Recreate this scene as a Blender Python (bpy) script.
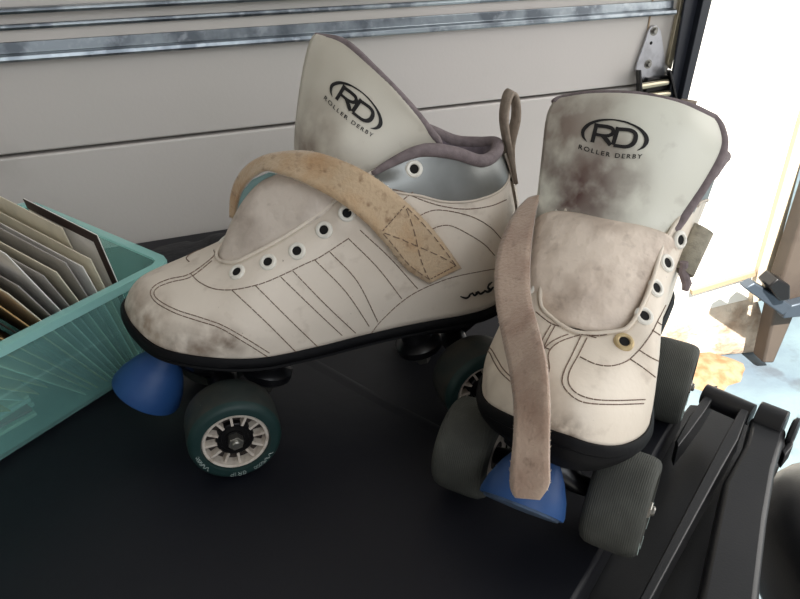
import bpy, bmesh, math, random
from mathutils import Vector, Matrix
from mathutils.bvhtree import BVHTree
random.seed(7)
for o in list(bpy.data.objects): bpy.data.objects.remove(o)
S = bpy.context.scene
COL = S.collection
# ------------------------------------------------------------ camera
HF, PITCH, ROLL, CH = 56.7, 29.8, .6, .350
cam_d = bpy.data.cameras.new('camera'); cam = bpy.data.objects.new('camera', cam_d); COL.objects.link(cam)
S.camera = cam
cam_d.sensor_width = 36; cam_d.lens = 18/math.tan(math.radians(HF/2)); cam_d.clip_start = .01
_p = math.radians(PITCH); _r = math.radians(ROLL)
FW = Vector((0, math.cos(_p), -math.sin(_p)))
_R = Vector((1, 0, 0)); _U = Vector((0, math.sin(_p), math.cos(_p)))
RT = math.cos(_r)*_R + math.sin(_r)*_U; UP = -math.sin(_r)*_R + math.cos(_r)*_U
CAM = Vector((0, 0, CH))
M = Matrix((RT, UP, -FW)).transposed().to_4x4(); M.translation = CAM
cam.matrix_world = M
FPX = 400/math.tan(math.radians(HF/2))
cam_d.dof.use_dof = False
# ------------------------------------------------------------ world, sun, daylight, added fill
W = bpy.data.worlds.new('world'); S.world = W; W.use_nodes = True
bg = W.node_tree.nodes['Background']; bg.inputs[0].default_value = (.93, .96, 1, 1); bg.inputs[1].default_value = .36
sd = bpy.data.lights.new('sun', 'SUN'); sd.energy = 12; sd.angle = math.radians(1); sd.color = (1, .96, .88)
sun = bpy.data.objects.new('sun', sd); COL.objects.link(sun)
sun.rotation_euler = Vector((-.1, .62, -.78)).to_track_quat('-Z', 'Y').to_euler()
def area(name, loc, to, sx, sy, e, col):
    d = bpy.data.lights.new(name, 'AREA'); d.shape = 'RECTANGLE'; d.size = sx; d.size_y = sy; d.energy = e; d.color = col
    o = bpy.data.objects.new(name, d); COL.objects.link(o); o.location = loc
    o.rotation_euler = (Vector(to)-Vector(loc)).to_track_quat('-Z', 'Y').to_euler()
area('daylight_doorway', (1.7, .75, .75), (0, .5, .1), 1.3, 1.6, 17, (1, .97, .92))
area('camera_side_fill', (.7, -1.1, 1.2), (0, .5, .1), 1.2, 1.0, 10, (.92, .96, 1))  # added fill lamp on the camera side, brightens the skates
S.view_settings.view_transform = 'Standard'; S.view_settings.look = 'None'
S.view_settings.exposure = .36; S.view_settings.gamma = 1; S.view_settings.use_curve_mapping = False

# ------------------------------------------------------------ photo geometry helpers
def ray(px, py): return (FW + RT*((px-400)/FPX) - UP*((py-299.5)/FPX))
def unz(px, py, z=0.): d = ray(px, py); return CAM + d*((z-CH)/d.z)
class Frame:
    def __init__(s, a, O, sg, pi, ro):
        a, pi, ro = map(math.radians, (a, pi, ro)); k = Vector((0, 0, 1)); s.sg = sg; s.O = Vector(O)
        u = Vector((-math.cos(a), -math.sin(a), 0)); n = sg*Vector((math.sin(a), -math.cos(a), 0))
        s.u = math.cos(pi)*u + math.sin(pi)*k; k2 = -math.sin(pi)*u + math.cos(pi)*k
        s.n = math.cos(ro)*n + math.sin(ro)*k2; s.k = -math.sin(ro)*n + math.cos(ro)*k2
        m = Matrix((s.u, s.n*sg, s.k)).transposed().to_4x4(); m.translation = s.O; s.M = m
    def loc(s, P): v = P-s.O; return Vector((v@s.u, v@s.n, v@s.k))       # (forward, lateral, up)
    def wor(s, q): return s.O + s.u*q[0] + s.n*q[1] + s.k*q[2]
    def obj(s, q): return Vector((q[0], s.sg*q[1], q[2]))                   # object space of the skate
    def at(s, px, py, ax, c):
        N = (s.u, s.n, s.k)[ax]; d = ray(px, py); t = (c-(CAM-s.O)@N)/(d@N); return s.loc(CAM+d*t)
FA = Frame(18.9, (-.0583, .458, 0), 1, 0, 0)
FB = Frame(62.2, (.1223, .4047, .0026), -1, 1.4, .6)

# ------------------------------------------------------------ mesh helpers
def link(name, verts, faces, mat, parent=None, smooth=True, mats=None, midx=None):
    me = bpy.data.meshes.new(name); me.from_pydata([tuple(v) for v in verts], [], faces); me.update()
    bm = bmesh.new(); bm.from_mesh(me); bmesh.ops.recalc_face_normals(bm, faces=bm.faces) if mats is None else None
    bm.to_mesh(me); bm.free()
    for m in (mats or [mat]): me.materials.append(m)
    if midx: 
        for p, i in zip(me.polygons, midx): p.material_index = i
    if smooth:
        for p in me.polygons: p.use_smooth = True
    o = bpy.data.objects.new(name, me); COL.objects.link(o)
    if parent: o.parent = parent
    return o
class MB:
    def __init__(s): s.v = []; s.f = []
    def add(s, V, Fc): n = len(s.v); s.v += [Vector(v) for v in V]; s.f += [tuple(i+n for i in f) for f in Fc]; return s
    def box(s, c, h, rot=None):
        c = Vector(c); V = []
        for x in (-1, 1):
            for y in (-1, 1):
                for z in (-1, 1):
                    v = Vector((x*h[0], y*h[1], z*h[2])); V.append(c+(rot@v if rot else v))
        return s.add(V, [(0,1,3,2),(4,6,7,5),(0,4,5,1),(2,3,7,6),(0,2,6,4),(1,5,7,3)])
    def prism(s, poly, off):
        n = len(poly); off = Vector(off); poly = [Vector(p) for p in poly]
        return s.add(poly+[p+off for p in poly], [tuple(range(n)), tuple(range(2*n-1, n-1, -1))]+[(i, (i+1)%n, (i+1)%n+n, i+n) for i in range(n)])
    def tube(s, pts, r, n=8, caps=True, closed=False, flat=None):
        pts = [Vector(p) for p in pts]; m = len(pts); V = []; Fc = []; prev = None
        for i, p in enumerate(pts):
            a = pts[(i-1) % m] if closed else pts[max(i-1, 0)]; b = pts[(i+1) % m] if closed else pts[min(i+1, m-1)]
            t = (b-a); t = t.normalized() if t.length > 1e-9 else Vector((0, 0, 1))
            if prev is None:
                x = t.orthogonal().normalized()
            else:
                x = prev-t*(prev@t); x = x.normalized() if x.length > 1e-6 else t.orthogonal().normalized()
            prev = x; y = t.cross(x); rr = r[i] if isinstance(r, (list, tuple)) else r
            for k in range(n):
                g = 2*math.pi*k/n; V.append(p+x*math.cos(g)*rr+y*math.sin(g)*rr)
        for i in range(m if closed else m-1):
            j = (i+1) % m
            for k in range(n): Fc.append((i*n+k, i*n+(k+1)%n, j*n+(k+1)%n, j*n+k))
        if caps and not closed: Fc += [tuple(range(n-1, -1, -1)), tuple((m-1)*n+k for k in range(n))]
        return s.add(V, Fc)
    def lathe(s, prof, c, ax, n=48, ang=None, caps=True):
        # prof: (distance along axis, radius)
        c = Vector(c); ax = Vector(ax).normalized(); x = ax.orthogonal().normalized(); y = ax.cross(x); V = []; Fc = []
        for (d, r) in prof:
            for k in range(n):
                g = 2*math.pi*k/n; V.append(c+ax*d+(x*math.cos(g)+y*math.sin(g))*r)
        for i in range(len(prof)-1):
            for k in range(n): Fc.append((i*n+k, i*n+(k+1)%n, (i+1)*n+(k+1)%n, (i+1)*n+k))
        if caps: Fc += [tuple(range(n-1, -1, -1)), tuple((len(prof)-1)*n+k for k in range(n))]
        return s.add(V, Fc)
    def build(s, name, mat, parent=None, smooth=True, bevel=0, seg=2, auto=35):
        o = link(name, s.v, s.f, mat, parent, smooth)
        if bevel:
            b = o.modifiers.new('bevel', 'BEVEL'); b.width = bevel; b.segments = seg; b.limit_method = 'ANGLE'; b.angle_limit = math.radians(35); b.harden_normals = False
        if smooth and auto: sharp(o, auto)
        return o
def sharp(o, deg):
    me = o.data; bm = bmesh.new(); bm.from_mesh(me); th = math.radians(deg)
    for e in bm.edges:
        if len(e.link_faces) == 2 and e.calc_face_angle(0) > th: e.smooth = False
    bm.to_mesh(me); bm.free()
def cr(P, n, closed=False):
    """Catmull-Rom through P, n samples per span; P is a list of equal-length tuples"""
    P = [Vector(p) for p in P]; m = len(P); out = []
    g = (lambda i: P[i % m]) if closed else (lambda i: P[max(0, min(m-1, i))] if 0 <= i < m else (2*P[0]-P[1] if i < 0 else 2*P[-1]-P[-2]))
    for i in range(m if closed else m-1):
        a, b, c, d = g(i-1), g(i), g(i+1), g(i+2)
        for k in range(n):
            t = k/n; out.append(.5*((2*b)+(c-a)*t+(2*a-5*b+4*c-d)*t*t+(3*b-a-3*c+d)*t**3))
    if not closed: out.append(P[-1])
    return out
def resample(P, step):
    L = [0]
    for a, b in zip(P, P[1:]): L.append(L[-1]+(b-a).length)
    n = max(2, int(L[-1]/step)+1); out = []; j = 0
    for i in range(n):
        s = L[-1]*i/(n-1)
        while j < len(L)-2 and L[j+1] < s: j += 1
        t = (s-L[j])/max(1e-9, L[j+1]-L[j]); out.append(P[j].lerp(P[j+1], max(0, min(1, t))))
    return out
def thing(name, label, cat, loc=(0, 0, 0), group=None):
    o = bpy.data.objects.new(name, None); COL.objects.link(o); o.location = loc; o.empty_display_size = .02
    return tag(o, label, cat, group)
def tag(o, label=None, cat=None, group=None, kind=None):
    if label: o['label'] = label
    if cat: o['category'] = cat
    if group: o['group'] = group
    if kind: o['kind'] = kind
    return o

# ------------------------------------------------------------ materials
def srgb(r, g, b):
    f = lambda c: (c/255/12.92) if c/255 <= .04045 else ((c/255+.055)/1.055)**2.4
    return (f(r), f(g), f(b), 1)
def mat(name, col, rough=.5, metal=0, spec=.5, noise=None, bump=None, spots=None, trans=0, sheen=0, wave=None, coat=0, alpha=1):
    """noise: list of (scale, detail, colour, lo, hi, strength); bump: (scale, strength, distance); spots: (centre, radius, colour, strength, noise scale)"""
    m = bpy.data.materials.new(name); m.use_nodes = True; nt = m.node_tree; N = nt.nodes; L = nt.links; b = N['Principled BSDF']
    b.inputs['Roughness'].default_value = rough; b.inputs['Metallic'].default_value = metal
    b.inputs['Specular IOR Level'].default_value = spec; b.inputs['Transmission Weight'].default_value = trans
    b.inputs['Sheen Weight'].default_value = sheen; b.inputs['Coat Weight'].default_value = coat; b.inputs['Alpha'].default_value = alpha
    tc = N.new('ShaderNodeTexCoord'); rgb = N.new('ShaderNodeRGB'); rgb.outputs[0].default_value = col; cur = rgb.outputs[0]
    def mixin(cur, fac, c):
        mx = N.new('ShaderNodeMix'); mx.data_type = 'RGBA'; L.new(fac, mx.inputs[0]); L.new(cur, mx.inputs[6]); mx.inputs[7].default_value = c
        return mx.outputs[2]
    def nz(scale, det, lo, hi, st, off=0):
        t = N.new('ShaderNodeTexNoise'); t.inputs['Scale'].default_value = scale; t.inputs['Detail'].default_value = det
        if off:
            a = N.new('ShaderNodeVectorMath'); a.operation = 'ADD'; L.new(tc.outputs['Object'], a.inputs[0]); a.inputs[1].default_value = (off, off*.7, -off); L.new(a.outputs[0], t.inputs[0])
        else: L.new(tc.outputs['Object'], t.inputs[0])
        r = N.new('ShaderNodeMapRange'); L.new(t.outputs[0], r.inputs[0]); r.inputs[1].default_value = lo; r.inputs[2].default_value = hi; r.inputs[3].default_value = 0; r.inputs[4].default_value = st
        return r.outputs[0]
    for i, (sc, det, c, lo, hi, st) in enumerate(noise or []):
        cur = mixin(cur, nz(sc, det, lo, hi, st, i*.37), c)
    for i, (ce, rad, c, st, ns) in enumerate(spots or []):
        d = N.new('ShaderNodeVectorMath'); d.operation = 'DISTANCE'; L.new(tc.outputs['Object'], d.inputs[0]); d.inputs[1].default_value = ce
        r = N.new('ShaderNodeMapRange'); L.new(d.outputs['Value'], r.inputs[0]); r.inputs[1].default_value = rad; r.inputs[2].default_value = rad*.15; r.inputs[3].default_value = 0; r.inputs[4].default_value = st
        f = N.new('ShaderNodeMath'); f.operation = 'MULTIPLY'; L.new(r.outputs[0], f.inputs[0]); L.new(nz(ns, 4, .35, .62, 1, 1+i*.5), f.inputs[1])
        cur = mixin(cur, f.outputs[0], c)
    L.new(cur, b.inputs['Base Color'])
    if bump:
        t = N.new('ShaderNodeTexNoise'); t.inputs['Scale'].default_value = bump[0]; t.inputs['Detail'].default_value = 5; L.new(tc.outputs['Object'], t.inputs[0])
        bp = N.new('ShaderNodeBump'); bp.inputs['Strength'].default_value = bump[1]; bp.inputs['Distance'].default_value = bump[2]; L.new(t.outputs[0], bp.inputs['Height']); L.new(bp.outputs[0], b.inputs['Normal'])
        if wave:
            w = N.new('ShaderNodeTexWave'); w.bands_direction = wave[0]; w.inputs['Scale'].default_value = wave[1]; L.new(tc.outputs['Object'], w.inputs[0])
            b2 = N.new('ShaderNodeBump'); b2.inputs['Strength'].default_value = wave[2]; b2.inputs['Distance'].default_value = wave[3]
            L.new(w.outputs[0], b2.inputs['Height']); L.new(bp.outputs[0], b2.inputs['Normal']); L.new(b2.outputs[0], b.inputs['Normal'])
    return m
DIRT = srgb(120, 98, 80); MUD = srgb(92, 70, 52); LEA = srgb(222, 211, 197)
def leather(name, spots, base=LEA):
    return mat(name, base, .48, noise=[(14, 3, srgb(196, 180, 162), .42, .7, .5), (70, 5, srgb(150, 130, 112), .6, .75, .35), (420, 3, MUD, .73, .8, .7)], bump=(160, .25, .0012), spots=spots)
m_leaA = leather('scuffed white leather, left', [((.118, .012, .092), .034, srgb(122, 92, 66), .9, 75), ((.098, .036, .086), .022, MUD, .8, 90), ((.085, .044, .086), .03, DIRT, .8, 70), ((.07, .045, .092), .016, MUD, .7, 120), ((.128, -.01, .1), .03, MUD, .5, 110), ((-.01, .03, .155), .02, DIRT, .3, 60)])
m_leaB = leather('scuffed white leather, right', [((.124, .018, .098), .017, MUD, 1, 160), ((.12, .0, .098), .03, DIRT, .5, 90), ((.09, -.04, .1), .03, DIRT, .35, 60)], srgb(226, 214, 198))
m_tonA = mat('soft dirty tongue leather', srgb(206, 194, 182), .5, noise=[(28, 4, srgb(140, 124, 112), .42, .66, .75), (90, 5, srgb(104, 88, 76), .6, .78, .5)], bump=(28, .8, .009))
m_tonB = mat('creased tongue leather', srgb(232, 216, 200), .5, noise=[(26, 4, srgb(146, 124, 108), .42, .66, .7), (110, 5, srgb(110, 88, 74), .6, .78, .4)], bump=(24, .8, .009))
m_flapA = mat('smooth tongue flap leather', srgb(216, 211, 198), .42, noise=[(9, 3, srgb(170, 160, 142), .45, .7, .6), (60, 5, srgb(130, 112, 96), .62, .8, .35)], bump=(90, .15, .001), spots=[((.0, -.02, .185), .05, srgb(120, 100, 88), .8, 40)])
m_flapB = mat('stained tongue flap leather', srgb(230, 229, 216), .42, noise=[(9, 3, srgb(172, 164, 148), .45, .7, .6), (60, 5, srgb(130, 112, 96), .62, .8, .35)], bump=(90, .15, .001),
              spots=[((-.012, -.030, .180), .05, srgb(92, 66, 62), 1, 40), ((-.02, -.012, .185), .035, srgb(92, 66, 62), .9, 60), ((-.03, -.045, .21), .05, srgb(118, 94, 84), .8, 45)])
m_silver = mat('satin silver vinyl', srgb(134, 136, 134), .38, .65, noise=[(30, 3, srgb(104, 104, 102), .45, .7, .5)], bump=(120, .1, .001))
m_lining = mat('grey padded lining', srgb(116, 104, 112), .85, sheen=.3, noise=[(120, 4, srgb(84, 76, 84), .4, .7, .6)], bump=(600, .4, .001))
m_bind = mat('grey cloth binding', srgb(124, 112, 114), .8, noise=[(200, 3, srgb(92, 82, 82), .4, .7, .6)], bump=(900, .4, .0008))
m_dark = mat('dark shoe inside', srgb(60, 52, 54), .9)
m_thread = mat('brown stitching thread', srgb(118, 98, 84), .8)
m_pipe = mat('pale piping', srgb(198, 186, 172), .6)
m_strapA = mat('tan suede strap', srgb(192, 168, 138), .9, sheen=.4, noise=[(40, 4, srgb(176, 136, 92), .42, .68, .8), (160, 5, srgb(120, 88, 60), .58, .75, .7)], bump=(500, .6, .0012))
m_strapB = mat('grey brown suede strap', srgb(186, 162, 144), .9, sheen=.4, noise=[(40, 4, srgb(150, 120, 102), .42, .68, .8), (200, 5, srgb(108, 84, 68), .6, .78, .6)], bump=(500, .6, .0012))
m_loop = mat('grey tan webbing', srgb(158, 144, 130), .85, noise=[(200, 3, srgb(120, 108, 96), .4, .7, .6)], bump=(900, .5, .001))
m_fuzz = mat('pale loose threads', srgb(216, 202, 182), .9)
m_turq = mat('pale turquoise strap lining', srgb(150, 184, 186), .8)
m_sole = mat('black rubber outsole', srgb(8, 8, 11), .6, spec=.15, noise=[(60, 4, srgb(22, 21, 22), .5, .75, .6)], bump=(200, .2, .001))
m_plate = mat('black plate plastic', srgb(16, 16, 19), .3, spec=.5)
m_tyre = mat('worn dark green urethane', srgb(44, 50, 48), .65, spec=.3, noise=[(60, 5, srgb(66, 62, 56), .4, .7, .8), (300, 3, srgb(110, 110, 104), .72, .8, .5)], bump=(500, .25, .0006))
m_tread = mat('grooved grey green wheel rubber', srgb(66, 67, 63), .7, spec=.3, noise=[(50, 5, srgb(84, 86, 80), .42, .7, .7), (300, 3, srgb(120, 118, 110), .72, .8, .5)], bump=(500, .2, .0006), wave=('Y', 260, .5, .0006))
m_tside = mat('dark green urethane side wall', srgb(26, 50, 49), .5, spec=.35, noise=[(50, 4, srgb(40, 60, 58), .4, .7, .6)])
m_hub = mat('cream hub plastic', srgb(206, 196, 184), .5, noise=[(180, 4, srgb(130, 110, 92), .5, .75, .7)])
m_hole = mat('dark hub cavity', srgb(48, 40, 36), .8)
m_steel = mat('dull steel', srgb(150, 148, 142), .35, .9, noise=[(200, 4, srgb(90, 84, 78), .5, .7, .6)])
m_print = mat('pale grey print', srgb(150, 164, 160), .6)
m_ink = mat('black printed ink', srgb(20, 18, 20), .5)
m_blue = mat('blue rubber toe stop', srgb(36, 74, 126), .5, spec=.4, noise=[(80, 4, srgb(30, 66, 120), .45, .72, .6)], bump=(300, .15, .0008))
m_bluew = mat('worn grey blue stop face', srgb(72, 92, 118), .7, noise=[(90, 5, srgb(44, 52, 64), .42, .68, .8)], bump=(300, .4, .001))
m_eyew = mat('off white enamel eyelet', srgb(226, 222, 212), .35)
m_eyeb = mat('tarnished brass eyelet', srgb(196, 174, 132), .35, .4)
m_black = mat('black hole', srgb(10, 9, 9), .9)
m_door = mat('cream painted steel door panel', srgb(194, 188, 184), .42, noise=[(2.2, 3, srgb(180, 178, 170), .4, .65, .7), (9, 4, srgb(150, 146, 138), .62, .8, .4)], bump=(260, .18, .0006))
m_gal = mat('galvanised steel', srgb(150, 158, 164), .32, .85, noise=[(24, 4, srgb(92, 98, 106), .45, .58, .8), (90, 5, srgb(176, 182, 188), .55, .7, .6)], bump=(80, .15, .001))
m_hinge = mat('bright zinc hinge plate', srgb(196, 196, 200), .28, .8, noise=[(60, 4, srgb(130, 128, 130), .5, .75, .5)])
m_greasy = mat('greasy dark steel', srgb(34, 33, 34), .35, .6)
m_brassy = mat('yellowed roller stem steel', srgb(178, 170, 148), .3, .8)
m_jamb = mat('blue black painted track', srgb(28, 32, 42), .5)
m_table = mat('matt black plastic sheet', srgb(14, 16, 24), .5, spec=.35, noise=[(5, 4, srgb(27, 27, 33), .4, .68, .8), (900, 2, srgb(120, 120, 126), .80, .84, .5)], bump=(30, .25, .002))
m_ptable = mat('black moulded plastic', srgb(25, 26, 29), .38, spec=.5, noise=[(14, 4, srgb(42, 41, 43), .45, .7, .6)], bump=(700, .2, .0005))
m_bag = mat('black nylon cloth', srgb(24, 24, 30), .7, bump=(60, .5, .004))
m_wall = mat('white painted boards', srgb(244, 240, 232), .6)
m_trimw = mat('cream painted trim', srgb(206, 190, 166), .6)
m_tan = mat('weathered tan trim', srgb(160, 138, 112), .7)  # one plain tan for the trim line and the stile seam
m_conc = mat('pale crumbling concrete', srgb(214, 198, 180), .9, noise=[(12, 5, srgb(150, 128, 108), .45, .62, .8)], bump=(30, .8, .02))
m_floor = mat('concrete apron', srgb(116, 134, 140), .55, noise=[(3, 5, srgb(84, 96, 112), .42, .62, .7), (14, 5, srgb(70, 68, 74), .56, .7, .5)], bump=(60, .3, .004))  # bluish darker patches put the slab's partial shade into the colour
m_gfloor = mat('grey garage floor', srgb(120, 120, 120), .7, noise=[(3, 5, srgb(90, 88, 86), .42, .62, .7)])
m_ochre = mat('ochre dried mud patch', srgb(150, 126, 98), .9, noise=[(30, 5, srgb(128, 92, 60), .42, .64, .9)], bump=(40, .6, .01))
m_post = mat('weathered dark post', srgb(78, 68, 60), .7, noise=[(10, 5, srgb(60, 50, 44), .45, .65, .8)])
m_latch = mat('grey blue latch steel', srgb(70, 78, 88), .45, .5)
m_ceil = mat('plain room board', srgb(170, 166, 160), .8)

def plastic_teal():
    m = bpy.data.materials.new('translucent aqua plastic'); m.use_nodes = True; nt = m.node_tree; N = nt.nodes; L = nt.links
    b = N['Principled BSDF']; b.inputs['Base Color'].default_value = srgb(178, 232, 226); b.inputs['Roughness'].default_value = .3
    t = N.new('ShaderNodeBsdfTransparent'); t.inputs[0].default_value = srgb(222, 243, 241)
    mx = N.new('ShaderNodeMixShader'); mx.inputs[0].default_value = .24
    L.new(t.outputs[0], mx.inputs[1]); L.new(b.outputs[0], mx.inputs[2]); L.new(mx.outputs[0], N['Material Output'].inputs[0]); return m
m_teal = plastic_teal()
m_tealr = mat('solid aqua rim plastic', srgb(176, 232, 226), .25, alpha=.5)

# ------------------------------------------------------------ room
YW = math.radians(24); DD = Vector((math.cos(YW), math.sin(YW), 0)); DN = Vector((math.sin(YW), -math.cos(YW), 0))  # along door, towards room
D0 = Vector((-.25, .76, 0)); Z = Vector((0, 0, 1)); RD = Matrix((DD, -DN, Z)).transposed()
def dp(s, z, out=0.): return D0+DD*s+Z*z+DN*out
GZ = -.8
o = MB().box((0, -1.2, GZ-.03), (3.2, 3.5, .03)).build('floor', m_gfloor, None, False); tag(o, kind='structure')
o = MB().prism([(-1.4, -2.2, 1.6), (.75, -2.2, 1.6), (.75, 1.20, 1.6), (-1.4, .35, 1.6)], (0, 0, .05)).build('sun_block_ceiling', m_ceil, None, False); tag(o, kind='structure')  # unseen; added and cut short to keep the sun off the table
o = MB().box((-1.42, -.9, .4), (.02, 1.3, 1.22)).build('wall_left', m_ceil, None, False); tag(o, kind='structure')
# outside slab
o = MB().box((3.0, 3.2, GZ+.004), (3.2, 2.6, .004)).build('concrete_apron', m_floor, None, False); tag(o, kind='structure')

# sectional garage door: one thing
door = thing('garage_door', 'cream sectional garage door with galvanised strut and hinge behind the skates', 'garage door', dp(.2, GZ))
door_m = Matrix.Translation(door.location)
def dch(o, p=None):
    o.parent = p or door
    if p is None: o.matrix_parent_inverse = door_m.inverted()
    return o
SEAM = .107
for z0, z1 in ((SEAM+.0012, .62), (SEAM-.5, SEAM-.0022), (GZ+.006, SEAM-.504), (.624, 1.1)):
    mb = MB().box(dp(-.23, (z0+z1)/2, -.012), (.90, .012, (z1-z0)/2), RD)
    dch(mb.build('door_panel', m_door, None, True, .0022, 3))
# dark sheet added behind the panels to darken the seam gaps
dch(MB().box(dp(-.23, .2, -.03), (.90, .003, .9), RD).build('seam_dark_sheet', m_jamb, None, False))
# end stile fold and strut
dch(MB().box(dp(.622, .36, .0006), (.0011, .0006, .25), RD).build('stile_seam', m_tan, None, False))
def strut(z, zb):
    prof = [(.0, z), (.016, z), (.016, z-.004), (.0025, z-.005), (.0025, zb+.006), (.017, zb+.005), (.019, zb), (.0, zb)]
    return prof
mb = MB(); a = [dp(-1.13, zz, oo) for oo, zz in [(0, .243), (.010, .243), (.0112, .2405), (.010, .238), (.0012, .2375), (0, .2375)]]; mb.prism(a, DD*1.785)
a = [dp(-1.13, zz, oo) for oo, zz in [(0, .2285), (.004, .2285), (.0052, .226), (.004, .2235), (0, .2235)]]; mb.prism(a, DD*1.785)
a = [dp(-1.13, zz, oo) for oo, zz in [(0, .213), (.0035, .213), (.0045, .2035), (.0115, .2025), (.0125, .1985), (.0105, .1965), (.002, .1975), (0, .1985)]]; mb.prism(a, DD*1.785)
st = dch(mb.build('strut', m_gal, None, True, .0006, 2))
# hinge
def pz(px, py, out):  # onto a plane parallel to the door
    d = ray(px, py); t = ((D0-CAM)@DN+out)/(d@DN); return CAM+d*t
leaf = [pz(*q, .002) for q in [(650, 26), (655, 25), (659, 29), (661, 40), (663, 55), (664, 66), (662, 78), (642, 80), (634, 70), (636, 62), (644, 40), (647, 31)]]
hl = dch(MB().prism(leaf, DN*.003).build('hinge_leaf', m_hinge, None, True, .0006))
for q in ((654, 31), (648, 64)):
    c = pz(*q, .005); b = MB().lathe([(0, .0042), (.0025, .0042), (.004, .003)], c, DN, 6).lathe([(-.0005, .006), (.0006, .006)], c, DN, 20)
    dch(b.build('hinge_bolt', m_steel, None), hl)
b = MB().lathe([(-.0003, .0022), (.0004, .0022)], pz(651, 43, .005), DN, 16); dch(b.build('hinge_hole', m_black, None), hl)
for (x0, y0), (x1, y1) in (((640, 86.5), (667, 82)), ((642, 97), (669, 93))):
    dch(MB().tube([pz(x0, y0, .016), pz(x1, y1, .016)], .0042, 16).build('hinge_barrel', m_brassy, None))
for q in ((636, 70, 640, 100), (666, 70, 675, 100)):
    P = [pz(q[0], q[1], .004), pz(q[0]+3, q[1], .022), pz(q[2]+1, q[3], .024), pz(q[2]-4, q[3], .004)]
    dch(MB().prism(P, DD*.004).build('hinge_bracket', m_greasy, None, True, .0008))
dch(MB().box(dp(.648, .088, .006), (.022, .006, .030), RD).build('hinge_base', m_greasy, None, True, .002))
# end cap strip shining at the door edge
dch(MB().prism([pz(684, -30, .002), pz(690, -30, .002), pz(668.5, 69, .002), pz(664.5, 63, .002)], DN*.006).build('edge_channel', m_brassy, None, True, .001))
dch(MB().box(dp(.5, .2455, .0), (.0, .0, .0), RD).build('edge_channel_foot', m_brassy, None)) if False else None
# vertical track
tr = MB()
tr.prism([pz(690, -40, .013), pz(715, -40, .013), pz(664, 172, .013), pz(656, 172, .013), pz(668, 90, .013)], DN*.004)
tr.prism([pz(705, -40, .014), pz(715, -40, .014), pz(664, 172, .014), pz(659, 172, .014)], DN*.012)
o = tr.build('garage_door_track', m_jamb, None, True, .001); tag(o, 'dark blue black vertical steel track at the right edge of the garage door', 'door track')

# outside, beyond the opening
wp = lambda px, py, y: CAM+ray(px, py)*(y/ray(px, py).y)
def onfl(px, py): return unz(px, py, GZ+.01)
A1 = onfl(600, 352+38); 
base0 = onfl(680, 360); base1 = onfl(762, 352)
bd = (base1-base0); bd.z = 0; bl = bd.length; bdn = bd.normalized(); bn = Vector((bdn.y, -bdn.x, 0))   # towards camera
def wq(px, py, out=0.):  # on the outer wall plane
    d = ray(px, py); t = ((base1-CAM)@bn+out)/(d@bn); return CAM+d*t
cw = MB().prism([wq(600, 366), wq(762, 353), wq(765, 320), wq(760, 303), wq(752, 296), wq(600, 334)], -bn*.12)
o = cw.build('crumbling_plinth', m_conc, None, False, .01); tag(o, kind='structure'); o.name = 'wall_plinth'
MBx = MB().prism([wq(560, 345, .0), wq(757, 297, .0), wq(900, -250, .0), wq(560, -250, .0)], -bn*.1)
o = MBx.build('wall_outside', m_wall, None, False); tag(o, kind='structure')
o = MB().prism([wq(690, 289, .001), wq(753, 270, .001), wq(753, 274, .001), wq(690, 293, .001)], bn*.012).build('trim_1', m_tan, None, False); tag(o, kind='structure')
o = MB().prism([wq(748, 300, .001), wq(762, 297, .001), wq(800, 150, .001), wq(840, 0, .001), wq(836, 0, .001), wq(798, 115, .001), wq(755, 268, .001)], bn*.015).build('trim_2', m_trimw, None, False); tag(o, kind='structure')
pst = MB().prism([wq(752, 353, .03), wq(763, 353, .03), wq(785, 300, .03), wq(832, 160, .03), wq(808, 150, .03), wq(770, 270, .03)], bn*.05)
o = pst.build('gate_post', m_post, None, True, .006); tag(o, 'weathered dark post standing beside the white wall outdoors', 'post')
la = thing('gate_latch', 'grey steel latch with black catch fixed to the dark outdoor post', 'latch', wq(765, 290, .09))
LM = Matrix.Translation(la.location).inverted()
for nm, pts, th, mt in (('latch_bar', [(738, 283), (748, 277), (786, 300), (776, 310)], .03, m_latch), ('latch_arm', [(780, 301), (803, 295), (803, 310), (776, 313)], .03, m_latch), ('catch', [(757, 277), (766, 269), (778, 276), (778, 290), (768, 292)], .05, m_greasy)):
    c = MB().prism([wq(*q, .085) for q in pts], bn*th).build(nm, mt, la, True, .004); c.matrix_parent_inverse = LM
pc = onfl(703, 368); mbp = MB(); ring = []
for k in range(28):
    g = 2*math.pi*k/28; rr = 1+.12*math.sin(3*g+1)+.06*math.sin(7*g); ring.append(pc+Vector((math.cos(g)*.105*rr, math.sin(g)*.10*rr, -.003)))
ctr = pc+Vector((0, 0, .02)); n = len(ring); mid = [r.lerp(ctr, .35)+Vector((0, 0, .012)) for r in ring]
mbp.add(ring+mid+[ctr], [(i, (i+1)%n, (i+1)%n+n, i+n) for i in range(n)]+[(i+n, (i+1)%n+n, 2*n) for i in range(n)])
o = mbp.build('mud_clump', m_ochre, None); tag(o, 'round ochre clump of dried mud on the pale floor outdoors', 'mud')

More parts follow.
